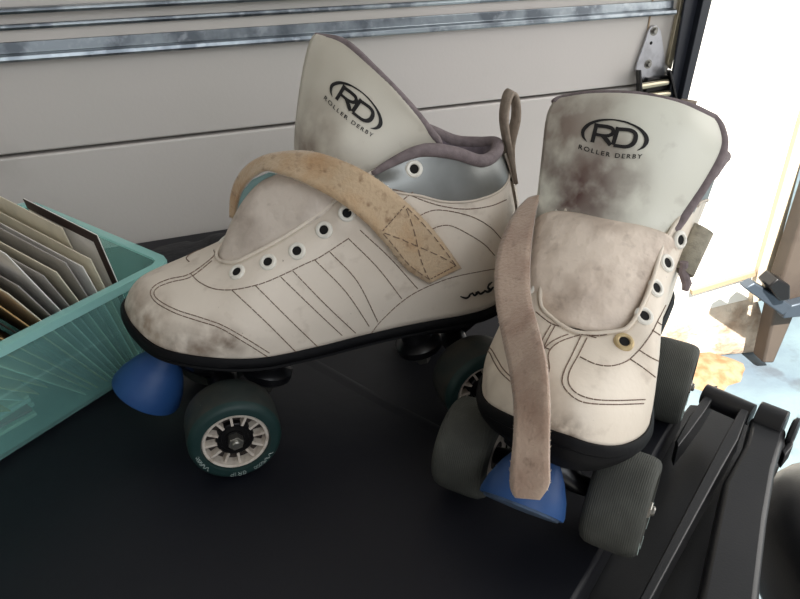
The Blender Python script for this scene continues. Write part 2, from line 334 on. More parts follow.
# ------------------------------------------------------------ worktop the skates stand on
TF = unz(165, 262); TFn = (TF-D0)@DN
t_back = .012
c1 = D0+DD*-.9+DN*t_back; c2 = D0+DD*.395+DN*t_back
tR = unz(688, 396); back = Vector((c2.x, c2.y, 0))
dirR = DN; c2 = D0+DD*((tR-D0)@DD)+DN*t_back; c3 = c2+DN*.95; c4 = c1+DN*.95
tt = thing('black_worktop', 'matt black worktop carrying the skates and the aqua bin', 'table', (0, .4, GZ))
TM = Matrix.Translation((0, .4, GZ)).inverted()
E1 = unz(688, 398); E2 = unz(548, 650)
mb = MB().prism([c1-Z*.03, c2-Z*.03, E1-Z*.03, E2-Z*.03, c4+DD*.62-Z*.03, c4-Z*.03], Z*.03); o = mb.build('top', m_table, tt, True, .003); o.matrix_parent_inverse = TM
for c in (c1, c2, c4+DD*.62, c4):
    q = c+((c1+c3)/2-c).normalized()*.06; q.z = (GZ-.03)/2; o = MB().box(q, (.02, .02, (-GZ-.03)/2)).build('leg', m_ptable, tt, False, .002); o.matrix_parent_inverse = TM
# the fold line across the sheet
P = [unz(x, y, .0003) for x, y in [(296, 352), (330, 371), (360, 388), (395, 407), (430, 425), (470, 446)]]
mb = MB()
Pw = cr(P, 5); sd_ = (Pw[-1]-Pw[0]).normalized().cross(Z)
V = []; 
for p in Pw: V += [p-sd_*.004-Z*.0002, p-sd_*.001+Z*.0007, p+sd_*.0012+Z*.0003, p+sd_*.006-Z*.0002]
mb.add(V, [(i*4+k, i*4+k+1, i*4+k+5, i*4+k+4) for i in range(len(Pw)-1) for k in range(3)])
o = mb.build('fold_ridge', m_table, tt, True, 0, 2, 0); o.matrix_parent_inverse = TM
# black cloth bundle behind the left skate
rows = []
for i in range(15):
    s = i/14; top = [(150, 262), (163, 257), (185, 253), (203, 250), (216, 245), (228, 240), (237, 238), (250, 236)]
    q = cr([Vector((x, y, 0)) for x, y in top], 8); q = q[int(s*(len(q)-1))]
    pt = CAM+ray(q.x, q.y)*(.66/ray(q.x, q.y).y); rows.append(pt)
mb = MB(); V = []; K = 9
for i, p in enumerate(rows):
    h = max(.006, p.z); wv = .012*math.sin(i*1.1)
    for k in range(K):
        g = math.pi*k/(K-1); V.append(Vector((p.x+.01*math.sin(i*.7+k), p.y+.0-math.cos(g)*(.055+wv*.4), h*math.sin(g)**.7+.0008)))
mb.add(V, [(i*K+k, i*K+k+1, (i+1)*K+k+1, (i+1)*K+k) for i in range(len(rows)-1) for k in range(K-1)]+[tuple(range(K)), tuple(range((len(rows)-1)*K+K-1, (len(rows)-1)*K-1, -1))])
o = mb.build('cloth_bundle', m_bag, None, True, 0, 2, 0); tag(o, 'small bundle of black cloth on the worktop behind the left skate', 'cloth')

# ------------------------------------------------------------ skates
ST = [  # x,y,z of foot line F, bulge M, seam S, top edge T ; lateral half then medial
 ((.130,-.018,.094),(.117,-.014,.1135),(.093,-.009,.1215),(.066,-.003,.129)),
 ((.125,.006,.091),(.114,.004,.110),(.089,.004,.122),(.065,.003,.1295)),
 ((.110,.030,.086),(.102,.026,.105),(.081,.016,.1215),(.062,.009,.1305)),
 ((.082,.043,.081),(.080,.0415,.100),(.067,.0275,.122),(.056,.016,.133)),
 ((.050,.048,.077),(.052,.0475,.100),(.049,.036,.126),(.045,.020,.139)),
 ((.015,.044,.075),(.020,.0445,.104),(.024,.037,.135),(.025,.0225,.149)),
 ((-.020,.038,.074),(-.012,.041,.110),(-.004,.0375,.151),(.000,.0235,.1635)),
 ((-.050,.035,.074),(-.042,.040,.118),(-.031,.036,.176),(-.022,.025,.180)),
 ((-.075,.034,.074),(-.068,.039,.120),(-.056,.0365,.174),(-.045,.026,.193)),
 ((-.095,.034,.074),(-.088,.038,.120),(-.078,.0365,.1665),(-.066,.0275,.200)),
 ((-.115,.033,.075),(-.108,.036,.120),(-.099,.0345,.1635),(-.088,.027,.196)),
 ((-.132,.026,.076),(-.128,.029,.120),(-.120,.0275,.164),(-.109,.0225,.187)),
 ((-.144,.014,.077),(-.145,.016,.120),(-.134,.0155,.166),(-.124,.013,.187)),
 ((-.150,.000,.078),(-.152,.000,.120),(-.141,.000,.168),(-.131,.000,.190)),
]
MED = {1: (-.036, -.030, -.020, -.009), 2: (-.048, -.042, -.030, -.015), 3: (-.053, -.050, -.037, -.022), 4: (-.050, -.0495, -.041, -.025), 5: (-.042, -.043, -.038, -.026),
       6: (-.036, -.039, -.0365, -.025), 7: (-.034, -.039, -.036, -.025)}
FULL = list(ST)
for i in range(12, 0, -1):
    r = []
    for j, (x, y, z) in enumerate(ST[i]): r.append((x, MED[i][j] if i in MED else -y, z))
    FULL.append(tuple(r))
NS = 8   # samples per station
def curves():
    return [cr([s[j] for s in FULL], NS, True) for j in range(4)]
CURV = curves(); NT = len(CURV[0])
def toefix(q, w):
    x, y, z = q
    if x <= .06: return q
    k = (x-.06)/.07; m = 1.0 if y < 0 else .45
    return Vector((x-.009*k*w, y+.008*k*w*max(0, min(1, (-.016-y)/.03)), z+.005*k*w))
def section(i, cur=None):
    F_, M_, S_, T_ = ((cur or CURV)[j][i] for j in range(4))
    a = F_+(F_-M_)*.6+Vector((0, 0, 0)); n = [6, 6, 5]; P = [2*F_-M_, F_, M_, S_, T_, T_+(T_-S_)*.8]; out = []
    # gentler start: push straight up from the sole
    P[0] = F_-Vector((0, 0, .02))
    for k in range(3):
        A, B, C_, D = P[k:k+4]
        for q in range(n[k]):
            t = q/n[k]; out.append(.5*((2*B)+(C_-A)*t+(2*A-5*B+4*C_-D)*t*t+(3*B-A-3*C_+D)*t**3))
    out.append(T_); return out
def wheel_parts(fr, root, x, ysg, tread, rot, wy=.0468, R=.0302):
    """one wheel with its axle along the skate's y axis"""
    yc = ysg*wy*fr.sg; s = ysg*fr.sg; c = Vector((x, yc, R)); ax = Vector((0, s, 0)); hw = .0168
    prof = [(-hw, .018), (-hw, R-.0045), (-hw+.001, R-.0025), (-hw+.004, R-.0006), (-hw+.009, R), (hw-.009, R), (hw-.0045, R-.0004), (hw-.0018, R-.0014), (hw-.0004, R-.003), (hw, R-.0045), (hw, R-.0082), (hw-.0015, R-.0088), (hw-.0035, R-.0092), (hw-.008, R-.0096)]
    w = MB().lathe(prof, c, ax, 64, caps=False).build('wheel', tread, root, True, 0, 2, 60); w.data.materials.append(m_tside if tread == m_tyre else m_tread)
    for p_ in w.data.polygons:
        dd = (p_.center-c)@ax
        if dd > hw-.0035 and (p_.center-c-ax*dd).length > R-.011: p_.material_index = 1
    hub = MB(); hub.lathe([(hw-.008, R-.0090), (hw-.0022, R-.0090), (hw-.0014, R-.0096), (hw-.0018, R-.0112), (hw-.009, R-.0118)], c, ax, 48, caps=False)
    hub.lathe([(-hw+.001, .019), (-hw+.001, .009)], c, ax, 40, caps=False)
    X = ax.orthogonal().normalized(); Y = ax.cross(X)
    for k in range(12):
        g = 2*math.pi*k/12+rot; d = X*math.cos(g)+Y*math.sin(g); e = ax.cross(d); rm = Matrix((d, e, ax)).transposed()
        hub.box(c+d*(.5*(R+.0006))+ax*(hw-.0068), ((R-.024)/2+.0006, .00085, .0035), rm)
    hub.build('hub', m_hub, w, True, 0, 2, 35)
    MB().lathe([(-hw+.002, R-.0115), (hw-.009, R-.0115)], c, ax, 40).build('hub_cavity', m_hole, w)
    bg_ = MB().lathe([(hw-.012, .0124), (hw-.005, .0124), (hw-.0044, .0118), (hw-.0044, .0106), (hw-.0052, .0102), (hw-.0048, .0100), (hw-.0048, .0088), (hw-.0056, .0086), (hw-.0056, .0062), (hw-.0046, .006), (hw-.0046, .0042)], c, ax, 40, caps=False); bg_.build('bearing', m_greasy, w)
    nt = MB().lathe([(hw-.006, .0052), (hw+.0005, .0052), (hw+.001, .0047), (hw+.001, .003)], c, ax, 6, caps=False); nt.lathe([(hw-.006, .0030), (hw+.0022, .0030), (hw+.003, .0022)], c, ax, 20); nt.build('axle_nut', m_steel, w)
    return w, c, ax, X, Y
def side_print(w, c, ax, X, Y, R, hw=.0168):
    # GRIP lettering and scroll marks printed round the side wall
    up = Vector((0, 0, 1)); rt = up.cross(ax).normalized()   # as seen from outside: right hand direction
    mb = MB()
    def pt(r, deg, h=.0003): g = math.radians(deg); return c+ax*(hw+h)+(rt*math.cos(g)+up*math.sin(g))*r
    def strokes(L, cd, rad, sc, flip):
        # L: strokes in a 1x1 cell; advance in degrees
        for ch, off in L:
            for s in GL[ch]:
                P = []
                for (x, y) in s:
                    P.append(pt(rad+(y-.5)*sc, cd-off-x*5))
                mb.tube(P, .00022, 4)
    GL = {'G': [[(.9,.8),(.6,1),(.2,.9),(0,.5),(.2,.1),(.6,0),(.9,.2),(.9,.5),(.5,.5)]], 'R': [[(0,0),(0,1),(.7,1),(.9,.75),(.7,.5),(0,.5)],[(.4,.5),(.9,0)]], 'I': [[(.5,0),(.5,1)]], 'P': [[(0,0),(0,1),(.7,1),(.9,.75),(.7,.5),(0,.5)]]}
    # printed on the lower left of the visible face, reading upside down
    strokes([('G', 0), ('R', 7), ('I', 13), ('P', 18)], 279, R-.0050, .0028, False)
    for d0, d1 in ((292, 330), (190, 222)):
        P = [pt(R-.0050+.0011*math.sin(k*1.25), d0+(d1-d0)*k/22) for k in range(23)]; mb.tube(P, .0002, 4)
        P = [pt(R-.0050-.0013*math.sin(k*1.05+.6), d0+(d1-d0)*k/22) for k in range(23)]; mb.tube(P, .00016, 4)
    mb.build('side_print', m_print, w)

def affine(src, dst):
    # least squares affine from src to dst
    import numpy as np
    A = np.array([[x, y, 1] for x, y in src]); B = np.array(dst); X = np.linalg.lstsq(A, B, rcond=None)[0]
    return lambda x, y: (x*X[0][0]+y*X[1][0]+X[2][0], x*X[0][1]+y*X[1][1]+X[2][1])

def build_skate(fr, cfg):
    root = thing('roller_skate', cfg['label'], 'roller skate', (0, 0, 0), None); root.matrix_world = fr.M
    sg = fr.sg; ob = fr.obj
    CURV = curves()
    if cfg.get('toe'): CURV = [[toefix(q, w) for q in CURV[j]] for j, w in enumerate((1, .9, .5, 0))]
    if cfg.get('wide'):
        for j, w in ((2, .35), (3, 1)):
            CURV[j] = [Vector((q.x, q.y*(1+cfg['wide']*w*max(0, min(1, (q.x+.13)/.05, (.068-q.x)/.012)))+0, q.z-.0015*w)) for q in CURV[j]]
            CURV[j] = [Vector((q.x, q.y-cfg['splay']*w*max(0, min(1, (q.x+.135)/.05, (.0-q.x)/.05)), q.z)) if q.y < -.003 else q for q in CURV[j]]
    # ---- upper
    V = []; nv = 0; idx = []
    for i in range(NT):
        sec = section(i, CURV); nv = len(sec); V += [ob(p) for p in sec]
    Fc = []; mi = []
    for i in range(NT):
        j = (i+1) % NT; st = i/NS; coll = 7.0 <= st <= len(FULL)-7.0
        for k in range(nv-1):
            q = (i*nv+k, j*nv+k, j*nv+k+1, i*nv+k+1); Fc.append(q if sg > 0 else q[::-1]); mi.append(1 if (coll and k >= 12) else 0)
    up = link('upper', V, Fc, None, root, True, [cfg['lea'], m_silver, m_lining], mi)
    sl = up.modifiers.new('thick', 'SOLIDIFY'); sl.thickness = .0028; sl.offset = -1; sl.material_offset = 2
    bvs = []
    def bvh(V_, F_): return BVHTree.FromPolygons([fr.M@Vector(v) for v in V_], [tuple(f) for f in F_])
    BV = bvh(V, Fc); inv = fr.M.inverted()
    def hit(px, py, off=.0004, bv=None):
        d = ray(px, py).normalized(); h = (bv or BV).ray_cast(CAM, d)
        if h[0] is None: return None
        n = h[1] if h[1]@d < 0 else -h[1]
        return inv@(h[0]+n*off), (inv.to_3x3()@n).normalized()
    def near(q, off=.0004):
        h = BV.find_nearest(fr.M@ob(q)); n = h[1]
        ctr = fr.wor((q[0]*.8, 0, .11))
        if n@(h[0]-ctr) < 0: n = -n
        return inv@(h[0]+n*off), (inv.to_3x3()@n).normalized()
    # ---- insole and inside
    pl = [ob((x*.93, y*.86, z+.006)) for x, y, z in [tuple(CURV[0][i]) for i in range(0, NT, 3)]]
    MB().prism(pl, (0, 0, -.004)).build('insole', m_dark, root)
    # ---- padded collar roll
    i0, i1 = int(7.6*NS), int((len(FULL)-7.6)*NS); T = [ob(CURV[3][i]+Vector((0, 0, -.001))) for i in range(i0, i1+1)]
    rr = [.0022+.0022*min(1, min(k, len(T)-1-k)/14) for k in range(len(T))]
    MB().tube(T, rr, 12).build('collar_roll', m_bind, root, True, 0, 2, 0)
    # inner padding of the collar
    Vp = []; n5 = 5
    for i in range(i0, i1+1):
        t = CURV[3][i]; c = Vector((-.065 if t.x > -.1 else -.085, 0, 0)); d = Vector((c.x-t.x, -t.y, 0)); d = d.normalized() if d.length > 0 else d
        for k in range(n5): a_ = k/(n5-1); Vp.append(ob(t+d*(.004+.004*math.sin(a_*math.pi)+.004*a_)+Vector((0, 0, -.002-.045*a_))))
    MB().add(Vp, [(i*n5+k, i*n5+k+1, (i+1)*n5+k+1, (i+1)*n5+k) for i in range(i1-i0) for k in range(n5-1)]).build('lining', m_lining, root, True, 0, 2, 0)
    # ---- throat edge binding
    j0 = i1; Tt = [ob(CURV[3][i % NT]+Vector((0, 0, .0002))) for i in range(i1-1, NT+i0+2)]
    MB().tube(Tt, .0013, 8).build('throat_binding', cfg['lea'], root, True, 0, 2, 0)
    # ---- silver seam piping
    for a_, b_ in ((7.1, 13), (13, 18.9)):
        P = [ob(section(i % NT, CURV)[12]+Vector((0, 0, 0))) for i in range(int(a_*NS), int(b_*NS)+1)]
        MB().tube([near((p.x, p.y*sg, p.z), .0002)[0] for p in P], .0009, 6).build('seam_piping', m_pipe, root, True, 0, 2, 0)
    # ---- outsole
    Fo = [CURV[0][i] for i in range(NT)]; V2 = []; cen = Vector((-.01, 0, 0))
    outs = []
    for i, p in enumerate(Fo):
        a_ = Fo[i-1]; b_ = Fo[(i+1) % NT]; t = (b_-a_); n = Vector((t.y, -t.x, 0)).normalized(); n = n if n@(p-Vector((p.x*.8, 0, p.z))) > 0 else -n
        zt = p.z; zb = .0655+max(0, p.x-.05)*.16 
        prof = [(-.006, zt+.0012), (.0010, zt+.0016), (.0026, zt-.0006), (.0030, zt-.004), (.0016, zt-.0055), (.0022, zt-.007), (.0008, (zt+zb)/2-.003), (-.002, zb+.001), (-.006, zb)]
        outs.append([ob(Vector((p.x, p.y, 0))+n*d+Vector((0, 0, z))) for d, z in prof])
    K = len(outs[0]); V2 = [v for r in outs for v in r]
    F2 = [(i*K+k, i*K+k+1, ((i+1)%NT)*K+k+1, ((i+1)%NT)*K+k) for i in range(NT) for k in range(K-1)]+[tuple(i*K+K-1 for i in range(NT)), tuple(i*K for i in range(NT-1, -1, -1))]
    MB().add(V2, F2).build('outsole', m_sole, root, True, 0, 2, 50)
    # ---- plate and trucks
    XF, XR = .073, cfg.get('xr', -.072)
    pm = MB(); po = [(.098,.012),(.092,.022),(.07,.027),(.045,.022),(.02,.013),(-.03,.012),(-.055,.024),(-.095,.028),(-.115,.018)]
    pl = [Vector((x, y, .0575)) for x, y in po]+[Vector((x, -y, .0575)) for x, y in reversed(po)]
    pm.prism(pl, (0, 0, .0095)); pm.build('plate', m_plate, root, True, .0015)
    for xa, dr in ((XF, -1), (XR, 1)):
        tm = MB()
        tm.tube([(xa, -.031, .0302), (xa, -.02, .031), (xa, -.012, .036), (xa, 0, .038), (xa, .012, .036), (xa, .02, .031), (xa, .031, .0302)], [.0055, .0065, .0095, .011, .0095, .0065, .0055], 14)
        tm.tube([(xa, 0, .040), (xa-dr*.018, 0, .050), (xa-dr*.026, 0, .055)], [.008, .006, .005], 12)
        tk = tm.build('truck', m_plate, root, True, 0, 2, 0)
        kx = xa+dr*.030
        cm = MB().lathe([(0, .0155), (.002, .0175), (.0075, .0178), (.009, .0165), (.012, .012), (.022, .011)], (kx, sg*.012, .0385), (dr*.25, 0, 1), 32); cm.build('cushion', m_plate, tk)
        MB().lathe([(-.012, .006), (-.004, .0062), (-.003, .009), (.001, .0095), (.002, .006)], (kx, sg*.012, .0385), (dr*.25, 0, 1), 6).build('kingpin_nut', m_steel, tk)
        MB().tube([(xa, -.066, .0302), (xa, .066, .0302)], .0028, 12).build('axle', m_steel, tk)
    for xa in (XF, XR):
        for ys in (1, -1):
            w, c, ax, X, Y = wheel_parts(fr, root, xa, ys, cfg['tread'], .1+xa*3, cfg.get('wy', .0468), cfg.get('R', .0302))
            side_print(w, c, ax, X, Y, cfg.get('R', .0302))
    # ---- toe stop
    tn = math.radians(cfg.get('stop', 33)); ax = Vector((math.sin(tn), 0, -math.cos(tn))); c0 = Vector((.094+cfg.get('sx', 0), 0, .064))
    pr_ = [(0, .010), (.006, .0115), (.008, .0135), (.016, .0185), (.026, .0228), (.034, .0246), (.0365, .0243)]
    ts = MB().lathe(pr_, c0, ax, 48).build('toe_stop', m_blue, root, True, 0, 2, 50)
    MB().lathe([(.0360, .0225), (.0378, .0215), (.0384, .012), (.0386, .003)], c0, ax, 40).build('worn_face', m_bluew, ts)
    MB().lathe([(-.008, .0075), (.002, .0075)], c0, ax, 20).build('stop_stem', m_steel, ts)
    # ---- tongue
    def patch(rows, nu, nvv):
        R_ = [cr([Vector(q) for q in r], nu) for r in rows]
        cols = [cr([r[i] for r in R_], nvv) for i in range(len(R_[0]))]
        m = len(cols[0]); n = len(cols); V_ = [ob(cols[i][j]) for i in range(n) for j in range(m)]
        F_ = [(i*m+j, i*m+j+1, (i+1)*m+j+1, (i+1)*m+j) for i in range(n-1) for j in range(m-1)]
        return V_, F_, n, m
    V3, F3, _, _ = patch(cfg['tongue'], 8, 6)
    rng = random.Random(3)
    t1 = link('tongue', V3, F3, cfg['ton'], root); s_ = t1.modifiers.new('s', 'SOLIDIFY'); s_.thickness = .004; s_.offset = 0
    V4, F4, n4, m4 = patch(cfg['flap'], 8, 6)
    fl = link('tongue_flap', V4, F4, cfg['flapm'], root)
    s_ = fl.modifiers.new('s', 'SOLIDIFY'); s_.thickness = .0045; s_.offset = 0
    edge = [V4[j] for j in range(m4)]+[V4[i*m4+m4-1] for i in range(1, n4)]+[V4[(n4-1)*m4+j] for j in range(m4-2, -1, -1)]
    MB().tube(edge[cfg['e0']:cfg['e1']], cfg.get('br', .0026), 10).build('flap_binding', m_bind, root, True, 0, 2, 0)
    BF = bvh(V4, F4)
    MB().tube([V4[i*m4] for i in range(n4)], .0016, 6).build('flap_seam', m_bind, root, True, 0, 2, 0)
    # ---- RD mark
    L2 = cfg['logo']
    def ribbon(mb, pts, n=6, off=.0029):
        P = cr([Vector(p) for p in pts], n); V_ = []
        for i, p in enumerate(P):
            a_ = P[max(0, i-1)]; b_ = P[min(len(P)-1, i+1)]; t = Vector((b_.x-a_.x, b_.y-a_.y)); t = t.normalized() if t.length else Vector((1, 0)); nn = Vector((-t.y, t.x))
            for s2 in (-1, 0, 1):
                q = Vector((p.x, p.y))+nn*s2*p.z/2; x, y = L2(q.x, q.y); h = hit(x, y, off, BF); V_.append(h[0] if h else None)
        if any(v is None for v in V_): V_ = [v if v is not None else (next((w for w in V_ if w is not None), Vector())) for v in V_]
        mb.add(V_, [(i*3+k, i*3+k+1, i*3+k+4, i*3+k+3) for i in range(len(P)-1) for k in range(2)])
    mb = MB()
    ribbon(mb, [(168,292,3),(136,245,24),(140,185,32),(215,125,26),(340,100,14),(480,115,13),(590,160,20),(655,215,32),(680,275,40),(655,332,26),(598,368,3)])
    ribbon(mb, [(253,132,34),(234,215,34),(214,296,34)], 4, .0030)
    ribbon(mb, [(238,150,32),(345,162,32),(392,185,34),(385,225,32),(330,240,28),(235,226,26)], 6, .0031)
    ribbon(mb, [(305,238,38),(345,285,38),(372,322,36)], 4, .0032)
    ribbon(mb, [(438,165,34),(415,240,36),(392,318,34)], 4, .0030)
    ribbon(mb, [(425,182,32),(530,190,32),(578,215,36),(585,262,40),(560,310,38),(500,335,32),(395,322,30)], 6, .0031)
    mb.build('round_logo', m_ink, fl, False)
    cu = bpy.data.curves.new('t', 'FONT'); cu.body = 'ROLLER DERBY'; cu.size = 1; cu.space_character = 1.35; cu.offset = .012
    to = bpy.data.objects.new('t', cu); COL.objects.link(to); dg = bpy.context.evaluated_depsgraph_get(); tm_ = bpy.data.meshes.new_from_object(to.evaluated_get(dg)); bpy.data.objects.remove(to)
    xs = [v.co.x for v in tm_.vertices]; x0, x1 = min(xs), max(xs); V_ = []
    for v in tm_.vertices:
        u_ = (v.co.x-x0)/(x1-x0); w_ = v.co.y/.7
        px_ = 92+u_*545+w_*8; py_ = 352+u_*85+28*math.sin(u_*math.pi)-w_*38-0
        x, y = L2(px_, py_); h = hit(x, y, .0029, BF); V_.append(h[0] if h else (V_[-1] if V_ else Vector()))
    link('small_lettering', V_, [tuple(p.vertices) for p in tm_.polygons], m_ink, fl, False)
    # ---- stitching
    mb = MB(); loc_lines = []
    def stitch(P):
        P = resample(P, .0009)
        for i in range(0, len(P)-4, 5): mb.tube(P[i:i+5]+([P[i+5].lerp(P[i+4], .6)] if i+5 < len(P) else []), .00034, 5)
    for ln in cfg['stitch']:
        q = cr([Vector((x, y, 0)) for x, y in ln], 8); H = [hit(p.x, p.y, .0002) for p in q]; H = [h[0] for h in H if h]
        if len(H) > 3:
            # keep the continuous run
            run = [H[0]]
            for h in H[1:]:
                if (h-run[-1]).length < .02: run.append(h)
            if len(run) < 3: continue
            stitch(run); loc_lines.append([(p.x, p.y*sg, p.z) for p in run])
    for ln in cfg.get('copy', []):
        H = [near(p, .0002)[0] for p in ln]; stitch(H)
    mb.build('stitching', m_thread, root, True, 0, 2, 0)
    # ---- eyelets
    el = []
    def eyelet(p, n, m):
        w = MB().lathe([(-.0006, .0028), (.0009, .0030), (.0014, .0036), (.0013, .0047), (.0005, .0056), (-.0006, .0057)], p, n, 28, caps=False).build('eyelet', m, root)
        MB().lathe([(-.0008, .0033), (.0004, .0033)], p, n, 20).build('eyelet_hole', m_black, w)
    for i, q in enumerate(cfg['eyelets']):
        h = hit(*q, 0)
        if h: eyelet(h[0], h[1], m_eyeb if i in cfg.get('brass', ()) else m_eyew); el.append((h[0].x, h[0].y*sg, h[0].z))
    for q in el+cfg.get('copy_eye', []):
        if q in el: h = near((q[0], -q[1], q[2]), 0); eyelet(h[0], h[1], m_eyew)
    # ---- heel loop
    P = [ob(p) for p in cfg['loop']]; P = cr(P, 8); V_ = []; yv = ob(cfg.get('loopdir', (0, 1, 0))).normalized()
    for p in P: V_ += [p-yv*.0055, p+yv*.0055]
    lp = link('heel_loop', V_, [(i*2, i*2+1, i*2+3, i*2+2) for i in range(len(P)-1)], cfg['loopm'], root); s_ = lp.modifiers.new('s', 'SOLIDIFY'); s_.thickness = .0022; s_.offset = 0
    # heel strip
    P = [ob((x, 0, z)) for x, z in [(-.1525, .082), (-.1545, .12), (-.1495, .150), (-.1435, .168), (-.1375, .183)]]
    V_ = []
    for p in cr(P, 5): V_ += [p+Vector((.003, -.007, 0)), p+Vector((0, -.0035, 0)), p+Vector((0, .0035, 0)), p+Vector((.003, .007, 0))]
    n = len(V_)//4; MB().add(V_, [(i*4+k, i*4+k+1, i*4+k+5, i*4+k+4) for i in range(n-1) for k in range(3)]).build('heel_strip', cfg['lea'], root, True, 0, 2, 0)
    return dict(root=root, BV=BV, BF=BF, hit=hit, near=near, inv=inv, lines=loc_lines, el=el, fr=fr, BT=bvh(V3, F3))

# pixel outlines turned into local points
a = FA.at
tongueA = [  # rows from throat to fold, lateral(+) to medial(-)
 [(.058,.024,.112),(.060,.012,.125),(.063,-.003,.1285),(.060,-.018,.125),(.058,-.030,.112)],
 [(.040,.026,.120),(.046,.013,.137),(.053,-.005,.147),(.050,-.024,.139),(.042,-.034,.122)],
 [(.020,.027,.132),(.030,.015,.150),(.042,-.006,.1615),(.040,-.027,.153),(.028,-.036,.136)],
 [(.002,.028,.146),(.014,.017,.163),(.030,-.006,.172),(.027,-.029,.165),(.014,-.038,.148)],
 [(-.016,.027,.160),(-.004,.018,.175),(.012,-.004,.181),(.010,-.030,.174),(.0,-.040,.160)],
 [(-.030,.024,.172),(-.020,.017,.181),(-.004,-.002,.186),(-.002,-.032,.181),(-.008,-.042,.172)],
]
def flaprow(fr, L_, M_, R_): return [tuple(fr.at(*q)) for q in (R_, M_, L_)]
def frow(*qs): return [tuple(FA.at(x, y, 1, c)) for x, y, c in qs]
flapA = [
 frow((385, 192, .016), (363, 184, .012), (330, 176, .0), (305, 168, -.025), (297, 158, -.043)),
 frow((404, 178, .017), (374, 162, .012), (335, 148, .0), (310, 136, -.025), (298, 125, -.046)),
 frow((427, 160, .018), (392, 140, .012), (352, 118, -.002), (320, 99, -.027), (303, 84, -.050)),
 frow((438, 148, .018), (405, 118, .012), (364, 90, -.004), (332, 66, -.029), (309, 52, -.053)),
 frow((438, 141, .018), (408, 108, .012), (374, 74, -.006), (344, 47, -.031), (314, 38, -.053)),
 frow((435, 137, .018), (408, 104, .011), (374, 69, -.008), (345, 43, -.032), (318, 37, -.052)),
]
tongueB = [
 [(.053,.032,.112),(.057,.016,.122),(.060,-.003,.1265),(.057,-.020,.122),(.053,-.036,.110)],
 [(.036,.042,.126),(.041,.028,.139),(.045,.002,.1435),(.041,-.025,.1355),(.036,-.037,.118)],
 [(.014,.047,.138),(.021,.033,.152),(.026,.002,.158),(.021,-.027,.149),(.014,-.037,.130)],
 [(-.004,.049,.150),(.003,.034,.162),(.009,.002,.167),(.004,-.029,.160),(-.002,-.037,.146)],
 [(-.010,.050,.155),(-.006,.034,.165),(-.002,.002,.168),(-.004,-.028,.167),(-.008,-.038,.160)],
]
def browB(x, *qs): return [tuple(FB.at(px, py, 0, x+dx)) for px, py, dx in qs]
flapB = [
 browB(-.004, (532, 226, -.006), (560, 228, .002), (600, 230, .005), (640, 233, .002), (669, 239, -.006)),
 browB(-.012, (538, 205, -.006), (566, 206, .002), (606, 207, .006), (650, 210, .002), (686, 212, -.008)),
 browB(-.022, (544, 155, -.006), (572, 155, .002), (617, 158, .006), (667, 166, .002), (707, 180, -.009)),
 browB(-.033, (548, 120, -.006), (580, 117, .002), (628, 118, .006), (680, 130, .002), (722, 150, -.009)),
 browB(-.041, (555, 104, -.006), (590, 99, .002), (637, 100, .005), (682, 110, .001), (720, 130, -.009)),
 browB(-.044, (563, 100, -.006), (592, 96, .001), (637, 97, .004), (684, 106.5, .0), (713, 119, -.009)),
]
B8 = lambda x, y: (570+x/8.889, 110+y/8.889)
A8 = lambda x, y: (315+x/8.5625, 70+y/8.5625)
src = [(250, 140), (570, 335), (125, 215), (215, 295), (90, 340), (640, 425), (680, 280), (350, 100)]
dst = [A8(*q) for q in [(278, 150), (468, 455), (155, 165), (215, 262), (100, 235), (482, 572), (575, 465), (345, 155)]]
logoA = affine(src, dst)
stA = [
 [(214,250),(213,257),(190,274),(170,279),(156,285),(150.5,293),(157,303),(175,313),(197,320.5),(220,328),(245,342.5),(268,357)],
 [(212,261),(191,277),(172,282),(159,287),(154,293.5),(160,301),(177,310),(199,317),(223,325.5),(248,339.5),(271,354)],
 [(191,274),(200,282.5),(215,289),(235,289.5),(260,284),(280,276),(305,264),(320,257),(340,244),(352,236)],
 [(224,263),(245,257),(270,248),(295,234),(318,217),(334,203)],
 [(232,290),(265,321),(297,353)], [(255,285),(288,318),(322,351)],
 [(281,277),(315,310),(348,341)], [(293,271),(327,306),(361,338)],
 [(315,260),(338,288),(362,336)] and [(315,260),(346,292),(371,329)], [(330,252),(357,281),(378,322)],
 [(348,238),(378,268),(402,299)], [(360,230),(390,258),(418,289)],
 [(360,346),(370,335),(380,322),(400,303),(420,290),(450,278),(482,271),(500,268)],
 [(400,228),(415,219),(427,212),(442,210),(470,216),(490,227),(503,241)],
 [(421,240),(429,231),(440,226),(452,226),(470,235),(485,245),(496,257)],
 [(372,186),(400,191),(422,200),(442,206),(465,209),(490,206),(508,199)],
 [(413,192),(404,199),(396,206)],
]
stB = [
 [(536,312),(552,324),(571,329),(587,335),(605,335),(619,327),(630,314),(640,300),(652,280),(664,262)],
 [(581,336),(573,353),(564,372),(563,385),(573,397),(587,403),(613,404.5),(644,403.5)],
 [(587,338),(579,354),(569.5,372),(569,384),(577,393.5),(592,399),(613,400.5),(645,399.5)],
 [(580,357),(595,364),(611,366),(627,361),(640,349),(651,334),(659,318),(668,300),(676,284)],
 [(639,350),(650,357),(660,362)], [(630,359),(642,367),(655,377)], [(652,330),(661,336),(669,341)], [(657,322),(666,328),(674,333)],
 [(666,300),(674,308),(681,318)],[(670,293),(678,300),(685,309)],
 [(551,325),(545,335),(540,346),(537,360)], [(555,326),(549,337),(544,348),(541,362)],
]
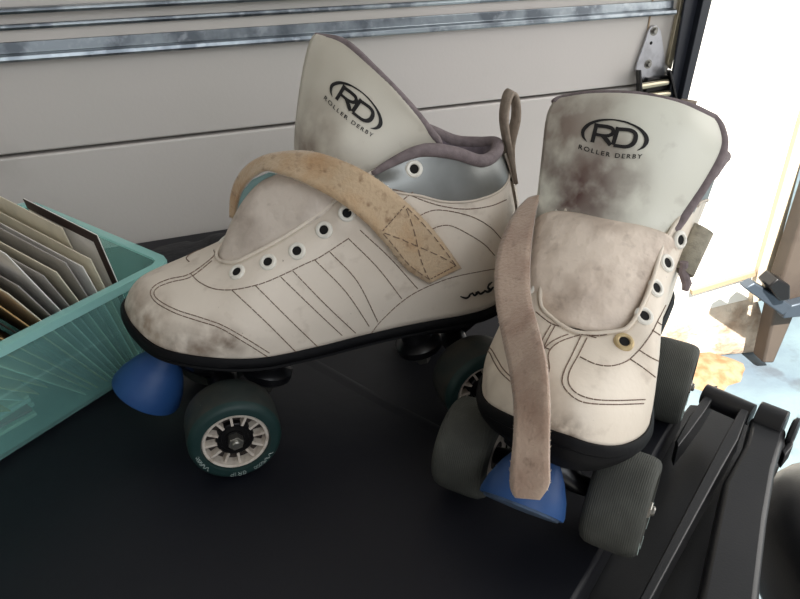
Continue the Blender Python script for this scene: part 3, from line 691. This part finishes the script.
cfgA = dict(label='white lace-less roller skate in side view, toe to the left beside the aqua bin', lea=m_leaA, ton=m_tonA, flapm=m_flapA, tread=m_tyre, tongue=tongueA, flap=flapA, logo=logoA, stitch=stA,
            eyelets=[(237, 272), (268, 262), (297, 251), (324, 230), (347, 213), (414, 169)], loopm=m_loop, xr=-.104, sx=.012, wy=.0528, R=.0306, e0=0, e1=-26,
            loop=[(-.146, .002, .160), (-.139, .003, .185), (-.134, .003, .205), (-.135, .002, .219), (-.139, .0, .224), (-.143, -.001, .219), (-.1455, -.002, .205), (-.143, -.002, .185), (-.146, 0, .160)])
SA = build_skate(FA, cfgA)
cfgB = dict(label='white lace-less roller skate facing forward with its strap hanging over the toe', lea=m_leaB, ton=m_tonB, flapm=m_flapB, tread=m_tread, tongue=tongueB, flap=flapB, logo=B8, stitch=stB,
            eyelets=[(624, 342), (644, 316), (656, 288), (667, 263), (680, 240)], brass=(0,), copy=SA['lines'], loopm=m_loop, xr=-.068, e0=24, e1=None, toe=1, wide=.25, splay=.013, stop=47, sx=-.004, br=.0034,
            loop=[(-.146, .002, .160), (-.136, .003, .185), (-.134, -.006, .205), (-.137, -.012, .213), (-.141, -.012, .213), (-.145, -.008, .203), (-.143, -.002, .185), (-.146, 0, .160)])
SB = build_skate(FB, cfgB)
# medial lines of the right skate repeated on the left skate's far side
mb = MB()
for ln in SB['lines'][3:5]:
    P = resample([SA['near'](p, .0002)[0] for p in ln], .0009)
    for i in range(0, len(P)-3, 4): mb.tube(P[i:i+4], .00042, 5)
mb.build('far_side_stitching', m_thread, SA['root'], True, 0, 2, 0)

# ---- straps
def strap(sk, name, E1, E2, ax, mt, lin=None, lift=.0022):
    """ribbon between two outlines given as (px, py, plane coordinate); kept just above the leather"""
    fr = sk['fr']; inv = sk['inv']
    def solve(q):
        w = fr.wor(fr.at(q[0], q[1], ax, q[2])); d = ray(q[0], q[1]).normalized(); t = (w-CAM).length
        for bv in (sk['BV'], sk['BF'], sk['BT']):
            h = bv.ray_cast(CAM, d)
            if h[0] is not None: t = min(t, h[3]-lift*1.6)
        return inv@(CAM+d*t)
    a1 = resample(cr([Vector(q) for q in E1], 8), 3.5); a2 = cr([Vector(q) for q in E2], 8)
    n = len(a1); L2 = []
    tot = [0]
    for p, q in zip(a2, a2[1:]): tot.append(tot[-1]+(q-p).length)
    j = 0
    for i in range(n):
        s = tot[-1]*i/(n-1)
        while j < len(tot)-2 and tot[j+1] < s: j += 1
        L2.append(a2[j].lerp(a2[j+1], (s-tot[j])/max(1e-9, tot[j+1]-tot[j])))
    K = 6; V = []; rng = random.Random(5)
    for i in range(n):
        for k in range(K+1):
            t = k/K; q = a1[i].lerp(L2[i], t); p = solve(q); V.append(p)
    # smooth depths
    for _ in range(2):
        V = [V[i*(K+1)+k].lerp((V[max(0, i-1)*(K+1)+k]+V[min(n-1, i+1)*(K+1)+k])/2, .5) for i in range(n) for k in range(K+1)]
    o = link(name, V, [(i*(K+1)+k, i*(K+1)+k+1, (i+1)*(K+1)+k+1, (i+1)*(K+1)+k) for i in range(n-1) for k in range(K)], mt, sk['root'])
    s = o.modifiers.new('s', 'SOLIDIFY'); s.thickness = .0026; s.offset = 0
    # frayed threads along both edges
    fz = MB()
    for i in range(2, n-2):
        for k in (0, K):
            if rng.random() < .5:
                p = V[i*(K+1)+k]; out = (p-V[i*(K+1)+(1 if k == 0 else K-1)]).normalized(); tn = (V[(i+1)*(K+1)+k]-V[(i-1)*(K+1)+k]).normalized()
                ln = rng.uniform(.0004, .0013); q = p+out*ln+tn*rng.uniform(-.0015, .0015); fz.tube([p, p.lerp(q, .5)+tn*.0006, q], .00014, 4)
    fz.build('frayed_edge', m_fuzz, o)
    return o, V, n, K
sA, VA, nA, KA = strap(SA, 'strap',
    [(462, 269, .038), (440, 238, .041), (418, 213, .042), (392, 190, .040), (366, 172, .035), (340, 160, .024), (312, 152, .008), (285, 152, -.006), (262, 157, -.018), (246, 167, -.028), (236, 181, -.036), (231, 198, -.042), (230, 218, -.044)],
    [(430, 284, .040), (405, 268, .043), (388, 247, .045), (368, 225, .044), (345, 206, .040), (322, 192, .030), (298, 180, .018), (280, 174, .006), (266, 170, -.006), (253, 177, -.018), (242, 190, -.030), (237, 205, -.038), (235, 220, -.042)], 1, m_strapA)
# X stitching on the strap end
mb = MB()
def spt(u, v):
    i = min(nA-1, max(0, u*(nA-1))); i0 = int(i); k = v*KA; k0 = min(KA-1, int(k)); f = i-i0; g = k-k0; i1 = min(nA-1, i0+1)
    p = VA[i0*(KA+1)+k0].lerp(VA[i1*(KA+1)+k0], f).lerp(VA[i0*(KA+1)+k0+1].lerp(VA[i1*(KA+1)+k0+1], f), g)
    return p+Vector((0, .0017, .0008))
for (u0, v0), (u1, v1) in (((.02, .1), (.27, .1)), ((.02, .9), (.27, .9)), ((.02, .1), (.02, .9)), ((.27, .1), (.27, .9)), ((.02, .1), (.27, .9)), ((.02, .9), (.27, .1))):
    P = [spt(u0+(u1-u0)*k/24, v0+(v1-v0)*k/24) for k in range(25)]
    for i in range(0, 24, 3): mb.tube(P[i:i+3], .0003, 4)
mb.build('cross_stitching', m_thread, sA, True, 0, 2, 0)
# turquoise lining seen under the fold of the strap
V = [SA['inv']@FA.wor(FA.at(x, y, 1, c)) for x, y, c in [(237, 214, -.040), (240, 194, -.036), (252, 180, -.026), (268, 173, -.014), (282, 175, -.010), (268, 186, -.018), (254, 198, -.028), (242, 214, -.036)]]
o = link('strap_lining', V, [tuple(range(8))], m_turq, sA, False); s = o.modifiers.new('s', 'SOLIDIFY'); s.thickness = .0012
sB, VB, nB, KB = strap(SB, 'strap',
    [(530, 198, -.022), (516, 212, -.008), (503, 238, .018), (496, 265, .040), (496, 300, .066), (503, 338, .092), (511, 375, .116), (515, 410, .134), (514, 440, .146), (511, 470, .152), (511, 488, .154), (517, 498, .155)],
    [(540, 194, -.022), (536, 210, -.008), (532, 238, .018), (530, 265, .040), (531, 298, .066), (539, 330, .092), (546, 362, .116), (549, 400, .134), (549, 440, .146), (549, 468, .152), (549, 486, .154), (540, 500, .155)], 0, m_strapB)
# strap keeper loop on the inner side of the right skate
kp = MB(); Fk = FB
A0 = Fk.at(700, 226, 0, -.040); B0 = Fk.at(680, 268, 0, -.012)
A0 = FB.wor(A0); B0 = FB.wor(B0); axk = (B0-A0); sr = RT*1.0; dn = axk.normalized().cross(FW).normalized()
if dn@RT < 0: dn = -dn
vw = -FW
prof = [(0, .000), (.004, .003), (.010, .0035), (.0135, .001), (.0145, -.006), (.013, -.012), (.009, -.0145), (.005, -.012), (.004, -.007), (.007, -.005)]
prof = cr([Vector((x, y, 0)) for x, y in prof], 4)
Vk = []; 
for s in (0, .5, 1):
    for q in prof: Vk.append(SB['inv']@(A0+axk*s+dn*(q.x-.004)+vw*q.y))
m = len(prof)
o = link('strap_keeper', Vk, [(i*m+k, i*m+k+1, (i+1)*m+k+1, (i+1)*m+k) for i in range(2) for k in range(m-1)], mat('grey olive webbing', srgb(150, 144, 128), .85, noise=[(200, 3, srgb(110, 104, 92), .4, .7, .6)], bump=(900, .5, .001)), SB['root'])
s = o.modifiers.new('s', 'SOLIDIFY'); s.thickness = .0022
P = [FB.at(x, y, 0, c) for x, y, c in [(684, 262, -.012), (683, 272, -.012), (687, 284, -.010), (685, 291, -.008)]]
MB().tube([FB.obj(p) for p in P], [.0025, .003, .003, .002], 8).build('keeper_tail', m_bind, SB['root'])
# side mark near the heel of the left skate, brush style letters
mb = MB()
def inkline(P, w):
    q = cr([Vector((x, y, ww)) for (x, y), ww in zip(P, w)], 6); V = []
    for i, p in enumerate(q):
        a_ = q[max(0, i-1)]; b_ = q[min(len(q)-1, i+1)]; t = Vector((b_.x-a_.x, b_.y-a_.y)).normalized(); nn = Vector((-t.y, t.x))
        for s2 in (-1, 1):
            h = SA['hit'](p.x+nn.x*s2*p.z/2, p.y+nn.y*s2*p.z/2, .0005); V.append(h[0] if h else V[-1])
    mb.add(V, [(i*2, i*2+1, i*2+3, i*2+2) for i in range(len(q)-1)])
inkline([(460, 296), (464, 297.5), (467, 297.5), (470, 295)], [1, 2, 2, 1.6])
inkline([(468, 296.5), (470, 294), (473, 292.5)], [1, 1.8, 1.6])
inkline([(472, 292.5), (474, 295), (476, 294), (478, 291.5), (475, 293)], [1.6, 2, 2.2, 2, 1.4])
inkline([(478, 291.5), (480, 293.5), (483, 292), (485, 289.8)], [2, 2.2, 2.2, 1.6])
inkline([(484, 290), (487, 291.5), (490, 290), (493, 286.5)], [1.6, 2.4, 2.6, 1.4])
inkline([(487.5, 286.5), (489, 284), (492, 281.5)], [1.4, 2.2, 1])
inkline([(487.5, 285.5), (488, 288), (491, 290)], [1.4, 2.4, 2])
mb.build('side_mark', m_ink, SA['root'], False)

# ------------------------------------------------------------ aqua bin with post
d2 = Vector((.511, .859, 0)).normalized(); d1 = Vector((-.81, .586, 0)).normalized(); BH = .095
rim = unz(165, 261, BH); bz = thing('storage_bin', 'translucent aqua plastic bin full of envelopes, at the left', 'bin', (rim.x, rim.y, 0))
BMi = Matrix.Translation(bz.location).inverted()
base_off = (unz(0, 466)-rim)@(-d1)      # distance of the foot line from the rim line, across the front wall
fl_ = .0175
LB, WB = .34, .188
def bq(s, w, z, ins=0.):  # s back along the front wall from the corner, w across, z up
    k = fl_*(1-z/BH); k2 = .006*(1-z/BH); return rim-d2*(k2+ins+s*(LB-2*k2-2*ins)/LB)+d1*(k+ins+w*(WB-k-k2-2*ins)/WB)+Z*(z-BH)
def cq(s, w, z): return rim-d2*s+d1*w+Z*(z-BH)
def ringq(z, ins=0., r=.009):
    out = []
    for (s, w, sx, sy) in ((0, 0, 1, 1), (LB, 0, -1, 1), (LB, WB, -1, -1), (0, WB, 1, -1)):
        pts = [(s+sx*r, w), (s+sx*r*.3, w+sy*r*.3), (s, w+sy*r)]
        if (sx*sy) < 0: pts = pts[::-1]
        out += [bq(a_, b_, z, ins) for a_, b_ in (pts[::-1] if True else pts)]
    return out
mb = MB(); levels = [(.0015, .004), (.004, .0), (.03, 0), (.031, -.0012), (.055, -.0012), (.056, 0), (.092, 0), (.093, -.0025), (BH-.002, -.0025), (BH, -.001), (BH, .0015), (BH-.014, .002), (.006, .002), (.0035, .006)]
V = []; 
for z, ins in levels: V += ringq(z, ins)
n = 12; Fc = [(i*n+k, i*n+(k+1)%n, (i+1)*n+(k+1)%n, (i+1)*n+k) for i in range(len(levels)-1) for k in range(n)]+[tuple(range(n)), tuple((len(levels)-1)*n+k for k in range(n-1, -1, -1))]
o = mb.add(V, Fc).build('tub', m_teal, bz, True, 0, 2, 25); o.matrix_parent_inverse = BMi
mb = MB(); R1 = ringq(BH+.0006, -.0045, .011); R2 = ringq(BH-.006, -.005, .011); R3 = ringq(BH+.0006, .003, .008); R4 = ringq(BH-.0012, .003, .008); R5 = ringq(BH-.0065, -.0032, .011)
V = R5+R2+R1+R3+R4; mb.add(V, [(i*n+k, i*n+(k+1)%n, ((i+1)%5)*n+(k+1)%n, ((i+1)%5)*n+k) for i in range(5) for k in range(n)])
o = mb.build('rim', m_tealr, bz, True, 0, 2, 40); o.matrix_parent_inverse = BMi
# paper
def pmat(nm, c, dirt=None): return mat(nm, c, .75, noise=[(60, 3, tuple(x*.75 for x in c[:3])+(1,), .5, .7, .4)])
PW = pmat('white envelope paper', srgb(240, 236, 230)); PC = pmat('cream envelope paper', srgb(230, 222, 200)); PK = pmat('kraft envelope paper', srgb(208, 170, 116)); PG = pmat('grey envelope paper', srgb(168, 164, 160)); PB = mat('dark brown card', srgb(50, 34, 32), .6); PY = pmat('yellow envelope paper', srgb(214, 176, 104)); PR = mat('dull red card', srgb(150, 60, 70), .7)
def sheet(name, s, w0, w1, h0, h1, lean, rot, m, lab, cat, th=.0009, border=None, group=None, yaw=0, tilt_bottom=.006):
    """a card standing across the bin: s along the bin, w0..w1 across, leaning back by lean degrees, turned by rot in its own plane"""
    L_ = math.radians(lean); u = (-d2*math.sin(L_)+Z*math.cos(L_)); side = (d1*math.cos(math.radians(yaw))+d2*math.sin(math.radians(yaw))).normalized()
    nrm = side.cross(u).normalized(); u = nrm.cross(side).normalized(); g = math.radians(rot)
    s2 = side*math.cos(g)+u*math.sin(g); u2 = -side*math.sin(g)+u*math.cos(g)
    c = cq(s, w0, tilt_bottom); ww = w1-w0; hh = h1-h0; rm = Matrix((s2, u2, s2.cross(u2))).transposed()
    mb = MB().box(c+s2*ww/2+u2*hh/2, (ww/2, hh/2, th/2), rm)
    if cat is None: return mb, c, s2, u2, nrm
    o = mb.build(name, m, None, False, .0003, 1); tag(o, lab, cat, group)
    if border:
        f = MB(); nn = s2.cross(u2)*(1 if (s2.cross(u2))@FW < 0 else -1)
        for (a0, a1, b0, b1) in border[1]: f.box(c+s2*ww*(a0+a1)/2+u2*hh*(b0+b1)/2+nn*(th/2+.0002), (ww*(a1-a0)/2, hh*(b1-b0)/2, .0002), rm)
        f.build('printed_'+border[2], border[0], o, False)
    return o
G = 'envelopes and cards packed in the aqua bin'
sheet('envelope', .015, .021, .110, 0, .127, 13, 4, PW, 'white envelope with a dark brown border standing in the bin', 'envelope', border=(PB, [(0, 1, .93, 1), (0, .09, 0, .93)], 'border'))
sheet('card', .0192, .055, .172, 0, .126, 14, 4, PC, 'tall cream card rising highest at the back of the bin', 'card')
specs = [(.0240, .021, .165, 0.109, 15, 4, PC), (.028, .021, .165, 0.107, 17, 4, PW), (.032, .024, .170, 0.115, 19, 4, PG), (.036, .021, .168, 0.115, 22, 4, PC), (.040, .023, .165, 0.117, 24, 4, PG), (.0445, .021, .166, 0.148, 26, 4, PW),
         (.0485, .024, .17, 0.121, 28, 4, PG), (.053, .021, .165, 0.123, 30, 4, PC), (.0575, .021, .17, 0.125, 32.5, 4, PK), (.062, .023, .17, 0.123, 35, 4, PB), (.0665, .021, .17, 0.125, 37.5, 4, PK), (.0715, .024, .168, 0.121, 40, 4, PK), (.077, .021, .17, 0.125, 43, 4, PC), (.103, .024, .17, 0.108, 46, 4, PK), (.111, .022, .17, 0.110, 50, 4, PK), (.121, .024, .17, 0.110, 54, 4, PW), (.133, .022, .17, 0.110, 58, 4, PY), (.148, .024, .17, 0.110, 62, 4, PW), (.165, .022, .17, 0.110, 66, 4, PC)]
cn = {PB.name: 'dark brown', PC.name: 'cream', PW.name: 'white', PG.name: 'grey', PK.name: 'brown kraft', PY.name: 'yellow'}
ordn = ['right after the bordered one', 'second behind the bordered one', 'third from the bordered one', 'fourth from the bordered one', 'fifth from the bordered one', 'sixth from the bordered one', 'seventh from the bordered one', 'eighth from the bordered one', 'ninth from the bordered one', 'tenth from the bordered one', 'in the middle of the leaning row', 'next to the middle of the row', 'just past the middle of the row', 'two past the middle of the row', 'three past the middle of the row', 'low near the left frame edge', 'lower still near the left frame edge', 'almost flat near the left frame edge', 'flattest of the leaning row at the left frame edge']
for i, (s, w0, w1, h, ln, rt, m) in enumerate(specs):
    sheet('envelope', s, w0, w1, 0, h, ln, rt, m, '%s envelope in the bin, %s' % (cn[m.name], ordn[i]), 'envelope', group=G, tilt_bottom=.009 if s < .09 else .031)
# flat pile under the leaning row, seen through the front wall
for i, (s, w, z, m, yw) in enumerate([(.152, .087, .009, PC, 3), (.155, .089, .0122, PW, -4), (.153, .087, .0154, PR, 5), (.156, .088, .0186, PC, -3), (.152, .089, .0218, PW, 4), (.154, .088, .025, PC, 2)]):
    c = cq(s, w, z); g = math.radians(yw); e1 = (d1*math.cos(g)+d2*math.sin(g)); e2 = (-d1*math.sin(g)+d2*math.cos(g)); rm = Matrix((e1, e2, Z)).transposed()
    o = MB().box(c, (.052, .043, .0013), rm).build('folded_letter', m, None, False, .0004, 1)
    tag(o, '%s letter lying flat in the bottom of the bin, %s' % ({PC: 'cream', PW: 'white', PR: 'dull red'}[m], ['lowest of the pile', 'second from the bottom', 'third from the bottom', 'fourth from the bottom', 'fifth from the bottom', 'topmost of the pile'][i]), 'letter', 'letters lying flat in the bin')

# ------------------------------------------------------------ hinged black plastic frame at the right
hf = thing('hinged_plastic_frame', 'black moulded plastic frame with hinge rod beyond the right skate', 'plastic frame', unz(700, 470, -.03))
HI = Matrix.Translation(hf.location).inverted()
def hpart(mb, name, m=m_ptable, bev=.0015, par=None):
    o = mb.build(name, m, par or hf, True, bev, 3)
    if par is None: o.matrix_parent_inverse = HI
    return o
u_ = lambda x, y, z=-.004: unz(x, y, z)
hpart(MB().prism([u_(x, y, -.033) for x, y in [(690, 404), (722, 406), (752, 420), (790, 440), (766, 490), (757, 640), (520, 660), (600, 520)]], (0, 0, -.02)), 'lid_panel')
hpart(MB().tube([u_(704, 394, .002), u_(752, 415, .002)], .0085, 24), 'hinge_rod', m_ptable, 0)
hpart(MB().prism([u_(x, y, .006) for x, y in [(712, 386), (718, 385), (716, 394), (706, 410), (690, 432), (678, 447), (676, 440), (690, 415)]], (.002, .004, -.022)), 'left_flange', m_ptable, .001)
hpart(MB().prism([u_(x, y, .008) for x, y in [(745, 400), (749, 401), (749, 412), (738, 440), (722, 468), (640, 620), (628, 620), (712, 460), (728, 430)]], (.001, .002, -.024)), 'long_rib', m_ptable, .001)
hpart(MB().tube([u_(756, 417, .002), u_(784, 428, .002)], .0128, 28), 'arm_knuckle', m_ptable, .001)
hpart(MB().prism([u_(x, y, .006) for x, y in [(752, 414), (788, 428), (776, 470), (768, 520), (755, 640), (690, 640), (724, 480), (744, 444)]], (0, 0, -.02)), 'arm', m_ptable, .004)
hpart(MB().lathe([(0, .009), (.0015, .0115), (.004, .0115), (.005, .009)], u_(789, 431, .002), (u_(784, 428, .002)-u_(756, 417, .002)), 28), 'end_cap', m_ptable, 0)
hpart(MB().prism([u_(x, y, .001) for x, y in [(793, 424), (797, 425), (793, 446), (785, 456), (782, 450), (789, 440)]], (.001, .002, -.014)), 'clip', m_ptable, .001)
hpart(MB().prism([u_(x, y, -.0105) for x, y in [(734, 436), (740, 436), (736, 452), (729, 459), (726, 455)]], (0, 0, -.001)), 'slot_light_patch', m_latch, 0)  # grey patch stands in for the light showing through an open slot
# rounded black bag at the lower right
bc = unz(938, 606, -.115); V = []; nu, nv_ = 28, 18
for j in range(nv_+1):
    ph = math.pi*j/nv_-math.pi/2
    for i in range(nu):
        g = 2*math.pi*i/nu; e = lambda c, p: math.copysign(abs(c)**p, c)
        V.append(bc+Vector((.118*e(math.cos(ph), .6)*e(math.cos(g), .75), .135*e(math.cos(ph), .6)*e(math.sin(g), .75), .055*e(math.sin(ph), .6)+.003*math.sin(3*g))))
o = MB().add(V, [(j*nu+i, j*nu+(i+1)%nu, (j+1)*nu+(i+1)%nu, (j+1)*nu+i) for j in range(nv_) for i in range(nu)]).build('black_pouch', m_ptable, None, True, 0, 2, 0)
tag(o, 'rounded black pouch at the lower right corner beside the plastic frame', 'pouch')
